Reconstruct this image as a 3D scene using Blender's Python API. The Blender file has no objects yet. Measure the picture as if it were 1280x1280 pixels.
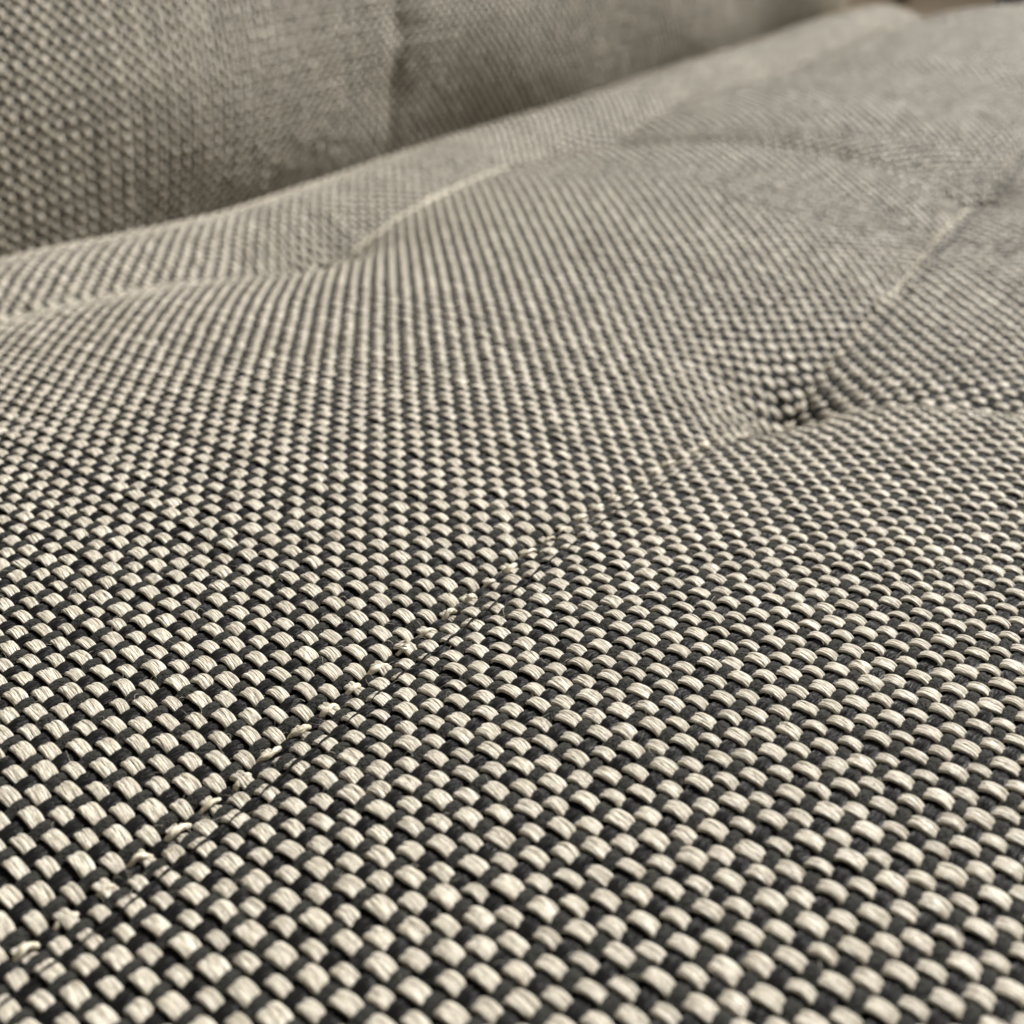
import bpy, math
import numpy as np
from mathutils import Vector

# ------------------------------------------------------------------ camera, world, lamps, exposure
S = 0.08                        # one working unit (lens height above the seat) in metres
F_PX, PITCH = 1350.0, math.atan(880/1350)
TH = math.radians(37.2)         # heading of the seams, clockwise from the view direction
U = np.array([math.cos(TH), -math.sin(TH)])     # along the cream yarns (towards the seat front)
V = np.array([math.sin(TH), math.cos(TH)])      # along the dark yarns and the seams

sc = bpy.context.scene
col = sc.collection
cam_d = bpy.data.cameras.new('camera'); cam = bpy.data.objects.new('camera', cam_d); col.objects.link(cam)
cam.location = (0, 0, S); cam.rotation_euler = (math.pi/2 - PITCH, 0, 0)
cam_d.sensor_width = 36; cam_d.lens = 36*F_PX/1280
cam_d.clip_start = 0.004; cam_d.clip_end = 60
cam_d.dof.use_dof = True; cam_d.dof.focus_distance = 1.37*S; cam_d.dof.aperture_fstop = 24
sc.camera = cam

w = bpy.data.worlds.new('World'); sc.world = w; w.use_nodes = True
bg = w.node_tree.nodes['Background']; bg.inputs[0].default_value = (1.0, 0.915, 0.78, 1); bg.inputs[1].default_value = 0.26

def area(name, loc, target, size, power, colour):
    d = bpy.data.lights.new(name, 'AREA'); d.shape = 'DISK'; d.size = size; d.energy = power; d.color = colour
    o = bpy.data.objects.new(name, d); col.objects.link(o); o.location = loc
    o.rotation_euler = (Vector(target)-Vector(loc)).to_track_quat('-Z', 'Y').to_euler()
    return o
area('ceiling_lamp', (1.30, 1.28, 1.40), (0.0, 0.15, 0.0), 0.34, 150, (1.0, 0.975, 0.935))

sc.view_settings.view_transform = 'Standard'; sc.view_settings.look = 'None'
sc.view_settings.exposure = 0.0; sc.view_settings.gamma = 1.0; sc.view_settings.use_curve_mapping = False
sc.cycles.use_denoising = True; sc.cycles.use_adaptive_sampling = False
sc.cycles.sample_clamp_direct = 3.0; sc.cycles.sample_clamp_indirect = 1.5
sc.cycles.max_bounces = 4; sc.cycles.diffuse_bounces = 3; sc.cycles.glossy_bounces = 2; sc.cycles.transmission_bounces = 1

rng = np.random.default_rng(7)

# ------------------------------------------------------------------ materials
def new_mat(name):
    m = bpy.data.materials.new(name); m.use_nodes = True
    nt = m.node_tree; return m, nt, nt.nodes['Principled BSDF']

def yarn_mat(name, ramp, rough, fibre, fine, bump, dist, spec=0.5, sheen=0.0, coarse_amt=0.35):
    """fibre colour and relief running along the yarn; 'yarn' = (length in pitches, way round 0..1, yarn number)"""
    m, nt, b = new_mat(name); N, L = nt.nodes, nt.links
    at = N.new('ShaderNodeAttribute'); at.attribute_name = 'yarn'
    sp = N.new('ShaderNodeSeparateXYZ'); L.new(at.outputs['Vector'], sp.inputs[0])
    cb = N.new('ShaderNodeCombineXYZ')
    def mul(sock, k):
        n = N.new('ShaderNodeMath'); n.operation = 'MULTIPLY'; n.inputs[1].default_value = k; L.new(sock, n.inputs[0]); return n.outputs[0]
    tw = N.new('ShaderNodeMath'); tw.operation = 'MULTIPLY_ADD'; tw.inputs[1].default_value = 0.13     # the twist of the plies
    L.new(sp.outputs[0], tw.inputs[0]); L.new(sp.outputs[1], tw.inputs[2])
    L.new(mul(sp.outputs[0], fibre[0]), cb.inputs[0]); L.new(mul(tw.outputs[0], fibre[1]), cb.inputs[1]); L.new(mul(sp.outputs[2], 7.31), cb.inputs[2])
    n1 = N.new('ShaderNodeTexNoise'); n1.inputs['Scale'].default_value = 1.0; n1.inputs['Detail'].default_value = 2.5; L.new(cb.outputs[0], n1.inputs['Vector'])
    cb2 = N.new('ShaderNodeCombineXYZ')
    L.new(mul(sp.outputs[0], fine[0]), cb2.inputs[0]); L.new(mul(tw.outputs[0], fine[1]), cb2.inputs[1]); L.new(mul(sp.outputs[2], 3.77), cb2.inputs[2])
    n2 = N.new('ShaderNodeTexNoise'); n2.inputs['Scale'].default_value = 1.0; n2.inputs['Detail'].default_value = 2.0; L.new(cb2.outputs[0], n2.inputs['Vector'])
    mix = N.new('ShaderNodeMath'); mix.operation = 'MULTIPLY_ADD'; mix.inputs[1].default_value = coarse_amt
    L.new(n2.outputs[0], mix.inputs[0]); L.new(mul(n1.outputs[0], 1-coarse_amt), mix.inputs[2])
    r = N.new('ShaderNodeValToRGB'); L.new(mix.outputs[0], r.inputs[0])
    r.color_ramp.elements[0].position = 0.32; r.color_ramp.elements[1].position = 0.68
    r.color_ramp.elements[0].color = (*ramp[0], 1); r.color_ramp.elements[1].color = (*ramp[1], 1)
    L.new(r.outputs[0], b.inputs['Base Color'])
    b.inputs['Roughness'].default_value = rough; b.inputs['Specular IOR Level'].default_value = spec
    if sheen: b.inputs['Sheen Weight'].default_value = sheen; b.inputs['Sheen Roughness'].default_value = 0.5
    bp = N.new('ShaderNodeBump'); bp.inputs['Strength'].default_value = bump; bp.inputs['Distance'].default_value = dist*S
    L.new(mix.outputs[0], bp.inputs['Height']); L.new(bp.outputs[0], b.inputs['Normal'])
    return m

M_CREAM = yarn_mat('cream_yarn', ((0.27, 0.228, 0.155), (0.76, 0.715, 0.615)), 0.48, (1.0, 7.0), (1.5, 20.0), 1.0, 0.011, spec=0.4, sheen=0.34)
M_BLACK = yarn_mat('black_yarn', ((0.004, 0.004, 0.005), (0.0105, 0.0105, 0.011)), 0.42, (0.6, 8.0), (1.2, 22.0), 1.0, 0.016, spec=0.30)
M_CHAR = yarn_mat('charcoal_yarn', ((0.010, 0.010, 0.0085), (0.032, 0.031, 0.027)), 0.85, (3.0, 6.0), (9.0, 16.0), 1.0, 0.009, spec=0.2, sheen=0.03)
M_STITCH = yarn_mat('stitch_thread', ((0.36, 0.31, 0.21), (0.76, 0.71, 0.59)), 0.45, (1.5, 6.0), (3.0, 18.0), 0.9, 0.004, spec=0.5)
M_PAD, _, b = new_mat('pad'); b.inputs['Base Color'].default_value = (0.020, 0.019, 0.017, 1); b.inputs['Roughness'].default_value = 0.9

# ------------------------------------------------------------------ shape of the seat (working units)
PU, PV = 0.0215, 0.0228         # spacing of the dark yarns / of the cream yarns
V_END = 7.85
SEAM0 = -0.765                  # the black yarn that the near seam follows

def smooth(x, a, b):
    t = np.clip((x-a)/(b-a), 0, 1); return t*t*(3-2*t)

def seam_u(k, v):
    if k == 1: return SEAM0 - 0.17*smooth(v, 2.2, 4.2)
    if k == 2: return -2.43 + 0.006*np.sin(v*5.0+1.0)
    return 0.47 + 0*v
TUFTS = [(1, 1.95, 0.148, 0.155), (1, 3.78, 0.14, 0.20), (1, 5.25, 0.13, 0.22), (1, 6.9, 0.10, 0.20),
         (2, 2.14, 0.21, 0.24), (2, 3.64, 0.15, 0.22), (2, 5.31, 0.15, 0.22), (2, 7.15, 0.09, 0.20),
         (0, 2.2, 0.13, 0.18), (0, 3.8, 0.13, 0.18)]

def seat_z(u, v):
    u = np.asarray(u, float); v = np.asarray(v, float)
    z = np.full(np.broadcast(u, v).shape, 0.085)
    # pillow crowns between the seams
    s1, s2, s0 = seam_u(1, v), seam_u(2, v), seam_u(0, v)
    t12 = np.clip((u-s2)/(s1-s2), 0, 1); t01 = np.clip((u-s1)/(s0-s1), 0, 1); t23 = np.clip((u+3.40)/(s2+3.40), 0, 1)
    far = smooth(v, 1.2, 3.0)
    z += (0.030+0.030*far)*np.sin(math.pi*t12)**0.8 + 0.014*np.sin(math.pi*t01)**0.8 + 0.045*np.sin(math.pi*np.minimum(t23*0.62+0.38, 1))**0.9
    for k in (0, 1, 2):                                  # the stitched grooves
        d = np.abs(u-seam_u(k, v)); g = 0.006 if k == 1 else 0.012
        z -= (g + 0.006*far)*np.exp(-d/0.030) + (0.008 if k == 1 else 0.02)*np.exp(-(d/0.16)**2)
    for k, vk, dep, rad in TUFTS:                        # the pulled-in tufts
        du = u-seam_u(k, np.asarray(vk, float)); dv = (v-vk)*0.85
        if k == 2: du = np.where(du < 0, du*1.5, du)
        if k == 1: du = np.where(du > 0, du*1.45, du)      # steeper and shorter on the front side
        r = np.sqrt(du*du+dv*dv+0.012**2)-0.012
        z -= dep*np.exp(-(r/rad)**1.1)
        ph = np.arctan2(dv, du)                          # gathers running into the tuft
        z += dep*0.035*smooth(r, 0.015, 0.09)*np.exp(-(r/(1.15*rad))**2)*np.sin(5*ph+3.0*vk)*np.cos(2*ph+vk)
    # creases that run across between neighbouring tufts
    for va, vb, ua, ub, dep, wd in ((3.64, 3.78, -2.43, -0.93, 0.082, 0.13), (5.31, 5.25, -2.43, -0.93, 0.062, 0.13), (7.15, 6.9, -2.43, -0.93, 0.04, 0.15),
                                    (1.95, 2.21, -0.77, 0.05, 0.026, 0.065)):
        t = (u-ua)/(ub-ua); vm = va+(vb-va)*np.clip(t, 0, 1)
        fade = smooth(t, -0.12, 0.10)*(1-smooth(t, 0.75, 1.12))
        z -= dep*fade*np.exp(-np.abs((v-vm)/wd)**1.3)
    z -= 0.075*smooth(v, 0.9, 2.3)+0.072*smooth(-u, 1.0, 2.4)     # the seat sinks away from its swollen front
    # slow unevenness of the stuffing
    z += 0.010*np.sin(2.3*u+1.7*v+0.5)*np.sin(1.9*v-1.1*u) + 0.0035*np.sin(6.1*u+2.0)*np.sin(5.3*v+1.0) + 0.0022*np.sin(13*u+5*v)*np.sin(9*v-4*u+0.7)
    # rounded ends
    z -= 0.35*np.clip((v-(V_END-0.42))/0.42, 0, None)**2.4
    z -= 0.13*np.clip((-2.58-u)/0.40, 0, None)**1.8
    return z

def seat_pt(u, v):
    """point and normal on the seat, in working units"""
    e = 0.004
    z = seat_z(u, v); zu = (seat_z(u+e, v)-seat_z(u-e, v))/(2*e); zv = (seat_z(u, v+e)-seat_z(u, v-e))/(2*e)
    P = np.stack([u*U[0]+v*V[0], u*U[1]+v*V[1], z], -1)
    n = np.stack([-(zu*U[0]+zv*V[0]), -(zu*U[1]+zv*V[1]), np.ones_like(z)], -1)
    return P, n/np.linalg.norm(n, axis=-1, keepdims=True)

# the backrest: (h along its height, v along its length)
BACK_U = -3.05; BACK_END = 8.1; BACK_CREASE = 3.30
def back_pt_raw(h, v):
    # rolls out from under, bulges forward, leans back
    ph = math.pi*(v-BACK_CREASE+1.6)/3.2                                  # pillows along the length, a crease every 3.2
    crown = 0.05*np.cos(ph)**2*(0.75+0.25*smooth(h, 0.0, 0.35))
    dip = 0.007*np.exp(-((v-BACK_CREASE)/0.05)**2) + 0.014*np.exp(-(((v-BACK_CREASE+0.05)/0.13)**2+((h-0.58)/0.12)**2)) + 0.014*np.exp(-(((v-BACK_CREASE-0.02)/0.09)**2+((h-0.80)/0.07)**2))
    prof = 0.26*np.clip(1-h/0.85, 0, 1)**1.9 + 0.08*np.clip(h-0.75, 0, None)**1.35
    endr = 0.5*np.clip((v-(BACK_END-0.3))/0.3, 0, None)**2.5
    u = BACK_U - prof - dip + crown - endr + 0.006*np.sin(4*v+7*h)
    z = h - 0.50 + 0*v
    return np.stack([u*U[0]+v*V[0], u*U[1]+v*V[1], z], -1)
def back_pt(h, v):
    h = np.asarray(h, float)+0*v; v = np.asarray(v, float)+0*h; e = 0.004
    P = back_pt_raw(h, v)
    n = np.cross(back_pt_raw(h, v+e)-back_pt_raw(h, v-e), back_pt_raw(h+e, v)-back_pt_raw(h-e, v))
    n /= np.linalg.norm(n, axis=-1, keepdims=True)
    flip = (n @ np.array([U[0], U[1], 0.2])) < 0
    n[flip] *= -1
    return P, n

# ------------------------------------------------------------------ mesh helpers
def make_mesh(name, verts, quads, attr=None):
    me = bpy.data.meshes.new(name)
    nv, nq = len(verts), len(quads)
    me.vertices.add(nv); me.vertices.foreach_set('co', np.ascontiguousarray(verts, np.float32).ravel())
    me.loops.add(nq*4); me.loops.foreach_set('vertex_index', np.ascontiguousarray(quads, np.int32).ravel())
    me.polygons.add(nq); me.polygons.foreach_set('loop_start', np.arange(0, nq*4, 4, dtype=np.int32))
    me.update(calc_edges=True)
    me.shade_smooth()
    if attr is not None:
        a = me.attributes.new('yarn', 'FLOAT_VECTOR', 'POINT'); a.data.foreach_set('vector', np.ascontiguousarray(attr, np.float32).ravel())
    return me

def grid_quads(n, k):
    i = np.arange(n-1)[:, None]*k; j = np.arange(k-1)[None, :]
    a = (i+j).ravel(); return np.stack([a, a+1, a+k+1, a+k], -1)

def empty(name, loc, label, cat):
    o = bpy.data.objects.new(name, None); col.objects.link(o); o.location = loc; o.empty_display_size = 0.02
    o['label'] = label; o['category'] = cat; return o

def link(name, me, m, parent, origin):
    me.materials.append(m)
    o = bpy.data.objects.new(name, me); col.objects.link(o); o.parent = parent
    return o

def cam_dist(P):
    return np.sqrt(P[..., 0]**2+P[..., 1]**2+(P[..., 2]-1)**2)

CP, SP_ = math.cos(PITCH), math.sin(PITCH)
def off_frame(P):
    """how far outside the picture a point falls, 0 = inside, 1 = a half-picture away"""
    x = P[..., 0]; y = P[..., 1]; z = P[..., 2]-1
    dep = np.maximum(y*CP-z*SP_, 0.05); up = y*SP_+z*CP
    a = np.maximum(np.abs(x), np.abs(up))/dep*F_PX/640
    return np.maximum(a-1.06, 0)

def sample_along(s0, s1, pt_of, fine_by_dist):
    """break a yarn, measured in pitches, into samples: denser where it is near the lens and in the picture"""
    base = np.arange(math.floor(s0), math.ceil(s1))
    P = pt_of(base+0.5); d = cam_dist(P); n = fine_by_dist(d, off_frame(P))
    out = [np.arange(k)/k+b_ for b_, k in zip(base, n)]
    s = np.concatenate(out+[np.array([base[-1]+1.0])])
    return s[(s >= s0) & (s <= s1)]

def yarn_tube(P, n, T, s, half_w, half_h, th, groove, gpos, yid, origin):
    """sweep an open-bottomed two-ply section along a yarn; every array runs along the yarn"""
    B = np.cross(n, T); B /= np.linalg.norm(B, axis=-1, keepdims=True)
    c, sn = th[0][None, :], th[1][None, :]
    # squarish section with the cleft between the plies
    cc = c
    hgt = np.sign(sn)*np.abs(sn)**0.8*(1-groove[:, None]*np.exp(-((c-gpos[:, None])/0.17)**2)*(sn > 0.05))
    X = P[:, None, :] + B[:, None, :]*(half_w[:, None]*cc)[..., None] + n[:, None, :]*(half_h[:, None]*hgt)[..., None]
    K = len(th[0])
    attr = np.stack([np.broadcast_to(s[:, None], (len(s), K)), np.broadcast_to(np.linspace(0, 1, K)[None, :], (len(s), K)), np.full((len(s), K), yid)], -1)
    return ((X.reshape(-1, 3)-origin)*S), grid_quads(len(s), K), attr.reshape(-1, 3)

def section(K, low):
    """points round the open section: evenly spread over the top, one pair lower down the sides"""
    c = np.linspace(-0.985, 0.985, K-2); lo = math.radians(low)
    c = np.concatenate([[-math.cos(lo)], c, [math.cos(lo)]]); sn = np.sqrt(1-c*c); sn[0] = sn[-1] = -math.sin(lo)
    return c, sn

def tangent(P):
    T = np.gradient(P, axis=0); return T/np.linalg.norm(T, axis=-1, keepdims=True)

def wobble(x, seed, n=4, f=1.0):
    r = np.random.default_rng(seed+100000); out = 0*x
    for _ in range(n): out = out + math.sqrt(1/n)*1.4*np.sin(x*f*r.uniform(0.4, 1.9)+r.uniform(0, 6.28))
    return out*0.7

# ---- the weave: plain weave, a cream pair over alternate black and charcoal yarns
def is_black(i): return (i % 2) == 0
def cream_profile(x, j, rnd, pinch):
    """height (in pitches) and spread of cream yarn j at column coordinate x; pinch = 1 in a seam"""
    i0 = np.floor(x).astype(int)
    i_f = np.where((i0+j) % 2 == 0, i0, i0+1)           # the column this float passes over
    t = np.clip(np.abs(x-i_f), 0, 1)
    blk = is_black(i_f)
    ex = np.where(blk, 3.0, 2.25)
    r1 = rnd[i_f % 1024, j % 512]; r2 = rnd[(i_f*7+13) % 1024, (j*3+5) % 512]
    top = np.where(blk, 0.445, 0.40)*(1+0.06*r1)-(0.12-0.16*r2)*pinch; bot = -0.42
    z = bot+(top-bot)*(1-t**ex)
    wd = (0.28+(np.where(blk, 0.150, 0.105)+0.028*r2)*(1-t**2.6))*(1-(0.25-0.16*r1)*pinch)
    hh = 0.140*(1+0.06*r2)-0.02*t
    return z, wd, hh, t, i_f, r1, r2
def dark_profile(y, i, rnd):
    """height of dark yarn i at row coordinate y: low under a cream float, high between"""
    j0 = np.floor(y).astype(int)
    j_f = np.where((i+j0) % 2 == 0, j0, j0+1)           # the cream row that lies on top here
    t = np.clip(np.abs(y-j_f), 0, 1)
    c = 0.5-0.5*np.cos(math.pi*t)
    blk = is_black(i)
    r = rnd[i % 1024, j_f % 512]
    z = -0.13+(0.28 if blk else 0.34)*c
    wd = (0.495 if blk else 0.415)*(1+0.05*r)*(0.90+0.10*c)
    hh = (0.35 if blk else 0.34)
    return z, wd, hh, c
RND = np.clip(rng.normal(0, 1, (1024, 512)), -2.2, 2.2)

def lod(near):
    def f(d, off):
        if near == 'cream': n = np.select([d < 1.75, d < 2.3, d < 3.0, d < 4.6], [7, 5, 4, 3], 2)
        else: n = np.select([d < 1.8, d < 3.4], [3, 2], 1)
        n = np.where(off > 0.02, np.minimum(n, 3 if near == 'cream' else 1), n)
        n = np.where(off > 0.30, np.minimum(n, 2), n)
        return n.astype(int)
    return f

tri_count = 0
def weave(kind, parent, origin, point, a0, a1, b0, b1, seed, sections, pinch):
    """point(a, b): a counts along the cream yarns (pitches), b across them. a: dark columns, b: cream rows."""
    global tri_count
    rest = []
    for j in range(b0, b1):                              # cream yarns
        jit = wobble(np.arange(a0-2, a1+3).astype(float), seed+j, 4, 1.2)*0.065+0.03*rng.normal()
        def path(a): return point(a, j+np.interp(a, np.arange(a0-2, a1+3), jit))
        s = sample_along(a0, a1, lambda a: path(a)[0], lod('cream'))
        if len(s) < 4: continue
        P0, n0 = path(s)
        pn = pinch(s, j+0*s)
        z, wd, hh, t, i_f, r1, r2 = cream_profile(s, j, RND, pn)
        P = P0+n0*(z*PU)[:, None]
        T = tangent(P); n = n0-T*np.sum(n0*T, -1, keepdims=True); n /= np.linalg.norm(n, axis=-1, keepdims=True)
        d = cam_dist(P0); d = np.min(d+6*off_frame(P0))
        K = sections(d)
        th = section(K, 28)
        roll = (0.07*r1+0.06)*(1-t**2)
        B = np.cross(n, T); n = n+B*roll[:, None]; n /= np.linalg.norm(n, axis=-1, keepdims=True)
        slub = 1+0.06*wobble(s, seed+9000+j, 4, 0.35)+0.05*rng.normal()
        X, Q, A = yarn_tube(P, n, T, s, wd*PV*np.clip(slub, 0.84, 1.16), hh*PU, th, 0.55+0.12*r2*(1-t), 0.02+0.14*r2*(1-t), float(j+seed), origin)
        tri_count += 2*len(Q)
        if j-b0 < 300: link('cream_yarn', make_mesh('cream_yarn', X, Q, A), M_CREAM, parent, origin)
        else: rest.append((X, Q, A))                    # the farthest yarns, past telling apart
    if rest:
        n0 = np.cumsum([0]+[len(x[0]) for x in rest[:-1]])
        o = link('far_cream_weave', make_mesh('far_cream_weave', np.concatenate([x[0] for x in rest]), np.concatenate([x[1]+k for x, k in zip(rest, n0)]), np.concatenate([x[2] for x in rest])), M_CREAM, parent, origin)
        o['kind'] = 'stuff'
    for i in range(a0, a1+1):                            # dark yarns
        rows = np.arange(b0-2, b1+3).astype(float)
        jit = wobble(rows, seed+5000+i, 4, 1.0)*0.045
        def path(b): return point(i+np.interp(b, rows, jit), b)
        s = sample_along(b0-0.5, b1-0.5, lambda b: path(b)[0], lod('dark'))
        P0, n0 = path(s)
        z, wd, hh, c = dark_profile(s, i, RND)
        P = P0+n0*(z*PU)[:, None]; T = tangent(P)
        d = np.min(cam_dist(P0)+6*off_frame(P0)); K = 8 if d < 1.9 else (6 if d < 2.6 else (5 if d < 3.2 else 4))
        th = section(K, 12)
        r = RND[i % 1024, (np.floor(s).astype(int)*3) % 512]
        X, Q, A = yarn_tube(P, n0, T, s, wd*PU, hh*PU+0*s, th, 0.22+0.1*wobble(s, 900+i), 0.25*wobble(s, 70+i, 3, 0.8), float(i+0.37+seed), origin)
        nm = 'black_yarn' if is_black(i) else 'charcoal_yarn'
        me = make_mesh(nm, X, Q, A); tri_count += 2*len(Q)
        link(nm, me, M_BLACK if is_black(i) else M_CHAR, parent, origin)

# ------------------------------------------------------------------ floor beyond the seat
def wood_floor():
    m, nt, b = new_mat('floor_wood'); N, L = nt.nodes, nt.links
    tc = N.new('ShaderNodeTexCoord'); mp = N.new('ShaderNodeMapping'); mp.inputs['Scale'].default_value = (3, 0.5, 1); L.new(tc.outputs['Object'], mp.inputs[0])
    n = N.new('ShaderNodeTexNoise'); n.inputs['Scale'].default_value = 6; n.inputs['Detail'].default_value = 5; L.new(mp.outputs[0], n.inputs['Vector'])
    r = N.new('ShaderNodeValToRGB'); L.new(n.outputs[0], r.inputs[0])
    r.color_ramp.elements[0].color = (0.50, 0.39, 0.28, 1); r.color_ramp.elements[1].color = (0.70, 0.58, 0.44, 1)
    L.new(r.outputs[0], b.inputs['Base Color']); b.inputs['Roughness'].default_value = 0.5
    return m
FLOOR_Z = -0.40
me = make_mesh('floor', np.array([(-9, -4, 0), (9, -4, 0), (9, 14, 0), (-9, 14, 0)]), np.array([(0, 1, 2, 3)]))
me.materials.append(wood_floor())
fl = bpy.data.objects.new('floor', me); col.objects.link(fl); fl.location = (0, 0, FLOOR_Z); fl['kind'] = 'structure'; fl['label'] = 'tan wooden floor beyond the far end of the seat'

# dark turned feet of furniture standing on the floor, far out of focus
M_FOOT, _, b = new_mat('dark_wood'); b.inputs['Base Color'].default_value = (0.030, 0.021, 0.016, 1); b.inputs['Roughness'].default_value = 0.45
def furniture_foot(x, y, rad, h, label):
    prof = np.array([(0.0, 0.0), (0.75, 0.0), (0.85, 0.02), (0.72, 0.10), (0.80, 0.45), (0.95, 0.80), (1.0, 0.96), (0.94, 1.0), (0.0, 1.0)])
    a = np.linspace(0, 2*math.pi, 25); R, Z = prof[:, 0]*rad, prof[:, 1]*h
    X = np.stack([R[:, None]*np.cos(a), R[:, None]*np.sin(a), Z[:, None]+0*a], -1).reshape(-1, 3)
    me = make_mesh('furniture_foot', X, grid_quads(len(prof), len(a))); me.materials.append(M_FOOT)
    o = bpy.data.objects.new('furniture_foot', me); col.objects.link(o); o.location = (x, y, FLOOR_Z+0.001)
    o['label'] = label; o['category'] = 'furniture foot'; o['group'] = 'dark feet on the floor beyond the seat'
furniture_foot(1.15, 3.50, 0.030, 0.12, 'small dark furniture foot blurred on the floor nearest the backrest end')
furniture_foot(1.46, 3.46, 0.055, 0.14, 'wider dark furniture foot blurred on the floor at the far right corner')

# ------------------------------------------------------------------ seat cushion
seat_o = np.array([-1.4*U[0]+3.9*V[0], -1.4*U[1]+3.9*V[1], -1.7])
seat = empty('seat_cushion', seat_o*S, 'tufted seat cushion in cream and black woven fabric with stitched seams', 'seat cushion')
U0, U1, V0, V1 = -3.28, 0.36, -0.08, V_END+0.10
COL0 = int(round((U0-SEAM0)/PU)); COL1 = int(round((U1-SEAM0)/PU)); ROW0 = int(round(V0/PV)); ROW1 = int(round(V1/PV))
def seat_weave(a, b): 
    a = np.asarray(a, float); b = np.asarray(b, float)+0*a; a = a+0*b
    return seat_pt(SEAM0+a*PU, b*PV)
def seat_pinch(a, b):
    """1 where a stitch squeezes the weave: the stitched yarn of each seam, less where the second thread crosses"""
    u, v = SEAM0+a*PU, b*PV
    d1 = (u-seam_u(1, v))/PU
    return 0.95*np.exp(-(d1/0.55)**2) + 0.45*np.exp(-((d1-2)/0.4)**2) + 0.8*np.exp(-((u-seam_u(2, v))/(0.9*PU))**2)
# the stuffed body under the weave
uu = np.linspace(U0, U1+0.02, 150); vv = np.linspace(V0, V1+0.02, 300)
G, NN = seat_pt(*np.meshgrid(uu, vv, indexing='ij'))
G = G-NN*0.70*PU
nu, nv = len(uu), len(vv)
top = G.reshape(-1, 3); bot = top.copy(); bot[:, 2] = -1.7
q = grid_quads(nu, nv); nq = len(top)
edge = np.concatenate([np.arange(nv), np.arange(nv-1, nu*nv, nv)[1:], np.arange(nu*nv-2, (nu-1)*nv-1, -1), np.arange((nu-2)*nv, 0, -nv)])
sides = np.stack([edge, np.roll(edge, -1), np.roll(edge, -1)+nq, edge+nq], -1)
me = make_mesh('stuffed_body', (np.concatenate([top, bot])-seat_o)*S, np.concatenate([q, sides]))
link('stuffed_body', me, M_PAD, seat, seat_o)
weave('seat', seat, seat_o, seat_weave, COL0, COL1, ROW0, ROW1, 11,
      lambda d: 12 if d < 1.7 else (9 if d < 2.2 else (7 if d < 3.0 else 5)), seat_pinch)

# ------------------------------------------------------------------ seams: sunk dark thread and the pale stitches along it
def round_tube(P, rad, K, s, yid, origin, twist=0.0):
    T = tangent(P); up = np.array([0, 0, 1.0]); B = np.cross(T, up); B /= np.linalg.norm(B, axis=-1, keepdims=True); n = np.cross(B, T)
    th = np.linspace(0, 2*math.pi, K+1)[None, :] + (twist*s)[:, None]
    X = P[:, None, :]+(B[:, None, :]*np.cos(th)[..., None]+n[:, None, :]*np.sin(th)[..., None])*rad[:, None, None]
    A = np.stack([np.broadcast_to(s[:, None], th.shape), np.broadcast_to(np.linspace(0, 1, K+1)[None, :], th.shape), np.full(th.shape, yid)], -1)
    return (X.reshape(-1, 3)-origin)*S, grid_quads(len(s), K+1), A.reshape(-1, 3)

def build_seam(k, v0, v1, parent, origin):
    """one long thread, and pale stitches that each squeeze one float of the yarn the seam follows"""
    global tri_count
    r = np.random.default_rng(40+k)
    v = np.arange(v0, v1, PV*0.2)
    s = v/PV
    show = np.exp(-((v-2.80)/0.60)**4) if k == 2 else 0*v
    if k == 1:                                           # a thin dark thread lying over every second float beside the stitches
        u = seam_u(k, v)+PU*(2.05+0.13*wobble(s, 3+k, 4, 0.5)); up = 0.53+0.13*np.cos(math.pi*s)+0.05*wobble(s, 17+k, 4, 0.6)
        rad = PU*(0.062+0.015*wobble(s, 5+k, 3, 0.9))
    else:
        u = seam_u(k, v)+PU*(0.15+0.16*wobble(s, 3+k, 4, 0.8)); up = 0.38+0.32*show+0.14*wobble(s, 17+k, 4, 1.1)
        rad = PU*(0.10+0.09*show+0.03*wobble(s, 5+k, 3, 1.3))
    P, n = seat_pt(u, v); P = P+n*(PU*up)[:, None]
    X, Q, A = round_tube(P, rad, 6, s, 900.0+k, origin)
    me = make_mesh('seam', X, Q, A); seam = link('seam', me, M_BLACK if k == 1 else M_STITCH, parent, origin)
    seam['label'] = 'near seam with a thin dark thread and pale knotted stitches' if k == 1 else 'pale stitched seam running along the rear of the seat'
    tri_count += 2*len(Q)
    j = 2*math.ceil(v0/PV/2)
    while j*PV < v1:
        vc = (j+0.08*r.normal())*PV; sd = seam_u(k, np.array(vc)); d = math.hypot(*(sd*U+vc*V))
        near = d < 2.3; K, ns = (8, 17) if near else (6, 9)
        t = np.linspace(-1, 1, ns); wide = 0.70+0.10*r.normal()
        # up through the cloth, over the squeezed float with a kink, and down again
        uu_ = sd+PU*(0.10*r.normal()+(0.16+0.12*r.normal())*t+0.10*np.sin(3.2*t+r.uniform(0, 6)))
        vv_ = vc+t*wide*PV
        hgt = (0.60+0.05*r.normal())*(1-np.abs(t)**2.6)+0.03*np.sin(5*t+r.uniform(0, 6))*(1-t*t)-0.06
        rad = PU*(0.165+0.03*r.normal())*(1-0.35*np.abs(t)**3)*(1+0.10*np.sin(t*r.uniform(4, 7)+r.uniform(0, 6)))
        if k == 2: rad = rad*(1.5 if 2.1 < vc < 3.4 or vc < 1.4 else 0.9)
        elif vc > 2.2: rad = rad*1.45
        P, n = seat_pt(uu_, vv_); P = P+n*(PU*hgt)[:, None]
        X, Q, A = round_tube(P, np.maximum(rad, 0.05*PU), K, t*1.2, 300.0+j*1.3+k, origin, twist=1.5)
        me = make_mesh('stitch', X, Q, A); tri_count += 2*len(Q)
        link('stitch', me, M_STITCH, seam, origin)
        j += 2
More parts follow.
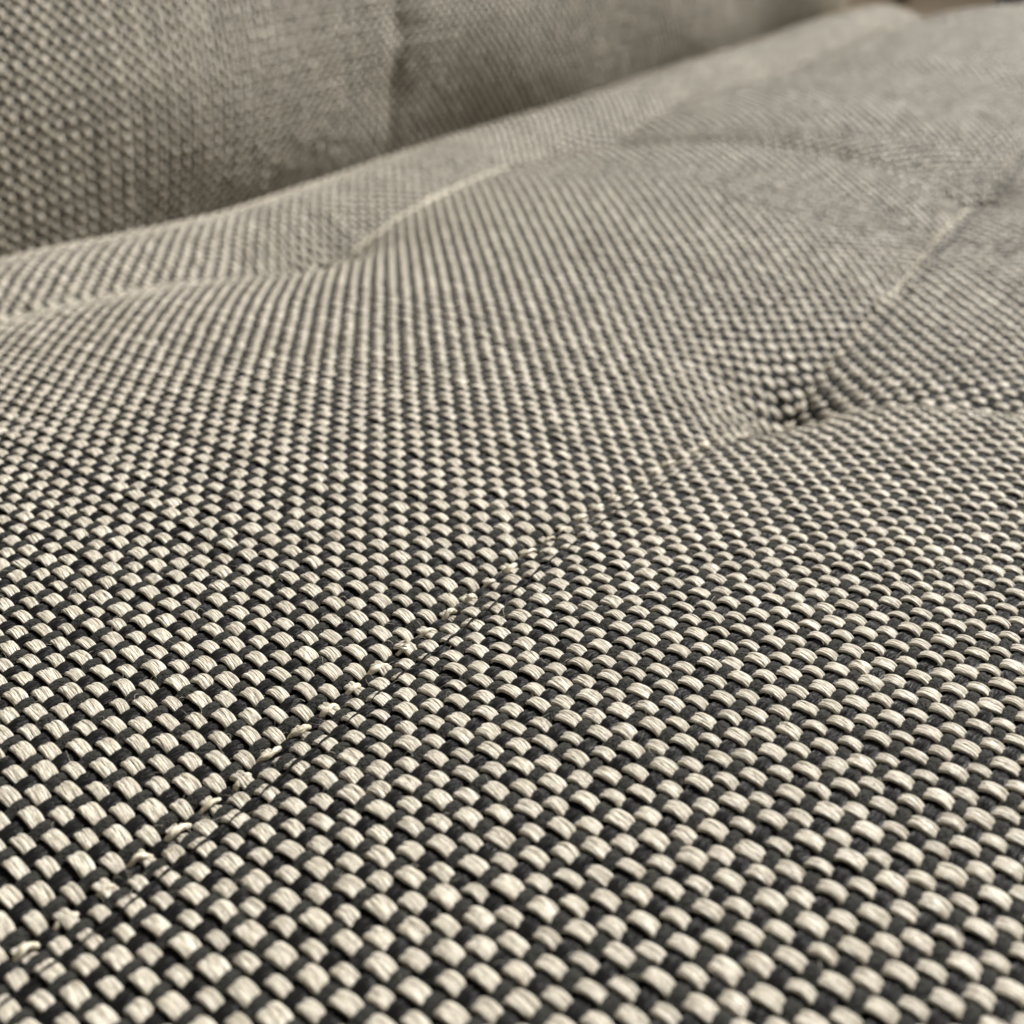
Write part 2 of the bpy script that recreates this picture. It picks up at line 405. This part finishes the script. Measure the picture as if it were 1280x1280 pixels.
build_seam(1, -0.10, 5.4, seat, seat_o)
build_seam(2, 0.8, 6.4, seat, seat_o)

# ------------------------------------------------------------------ loose fibres standing off the near yarns
def fuzz(n, parent, origin):
    global tri_count
    r = np.random.default_rng(5); VX, QQ, AA = [], [], []; base = 0
    for q_ in range(n):
        v = r.uniform(0.15, 1.0)**1.0*2.0; u = r.uniform(-2.0, 0.2)
        if r.random() < 0.10: u = seam_u(1, np.array(v))+r.normal(0, 0.8)*PU
        j = round(v/PV); i = round((u-SEAM0)/PU); i += (i+j) % 2      # root on a cream float
        u = SEAM0+(i+r.normal(0, 0.25))*PU; v = (j+r.normal(0, 0.25))*PV
        L = PU*r.uniform(0.3, 1.1); a = r.uniform(0, 6.28); t = np.linspace(0, 1, 6); a_t = a+r.normal(0, 1.1)*t
        uu_ = u+np.cumsum(np.cos(a_t))*L/6; vv_ = v+np.cumsum(np.sin(a_t))*L/6
        P, nrm = seat_pt(uu_, vv_)
        P = P+nrm*(PU*(0.50+r.uniform(0.1, 0.45)*np.sin(math.pi*t*r.uniform(0.5, 1.0))))[:, None]
        X, Q, A = round_tube(P, PU*0.013*(1.1-0.6*t), 3, t, float(q_), origin)
        VX.append(X); QQ.append(Q+base); AA.append(A); base += len(X)
    me = make_mesh('fibre_fuzz', np.concatenate(VX), np.concatenate(QQ), np.concatenate(AA)); tri_count += 2*sum(map(len, QQ))
    o = link('fibre_fuzz', me, M_STITCH, parent, origin); o['kind'] = 'stuff'
fuzz(1500, seat, seat_o)

# ------------------------------------------------------------------ backrest cushion
back_o = np.array([-3.6*U[0]+4.2*V[0], -3.6*U[1]+4.2*V[1], -0.52])
back = empty('backrest_cushion', back_o*S, 'upright backrest cushion in the same woven fabric, meeting the rear of the seat', 'backrest')
H1 = 1.18
def back_weave(a, b):
    a = np.asarray(a, float); b = np.asarray(b, float)+0*a; a = a+0*b
    return back_pt(a*PU, b*PV)
hh = np.linspace(-0.02, H1+0.02, 60); vv = np.linspace(0.80, BACK_END+0.05, 300)
hg, vg = np.meshgrid(hh, vv, indexing='ij'); G, NN = back_pt(hg, vg); G = G-NN*0.70*PU
nu, nv = len(hh), len(vv); top = G.reshape(-1, 3); bot = top.copy(); bot[:, :2] = (vg.reshape(-1, 1)*V[None, :]+(-4.6)*U[None, :])
edge = np.concatenate([np.arange(nv), np.arange(nv-1, nu*nv, nv)[1:], np.arange(nu*nv-2, (nu-1)*nv-1, -1), np.arange((nu-2)*nv, 0, -nv)])
nq = len(top); sides = np.stack([edge, np.roll(edge, -1), np.roll(edge, -1)+nq, edge+nq], -1)
me = make_mesh('stuffed_body', (np.concatenate([top, bot])-back_o)*S, np.concatenate([grid_quads(nu, nv), sides, (grid_quads(nu, nv)+nq)[:, ::-1]]))
link('stuffed_body', me, M_PAD, back, back_o)
weave('back', back, back_o, back_weave, 6, int(H1/PU), int(0.85/PV), int(BACK_END/PV), 4011,
      lambda d: 6 if d < 3.9 else 5, lambda a, b: 0*a)
sc['triangles_built'] = tri_count
print('TRIS', tri_count)
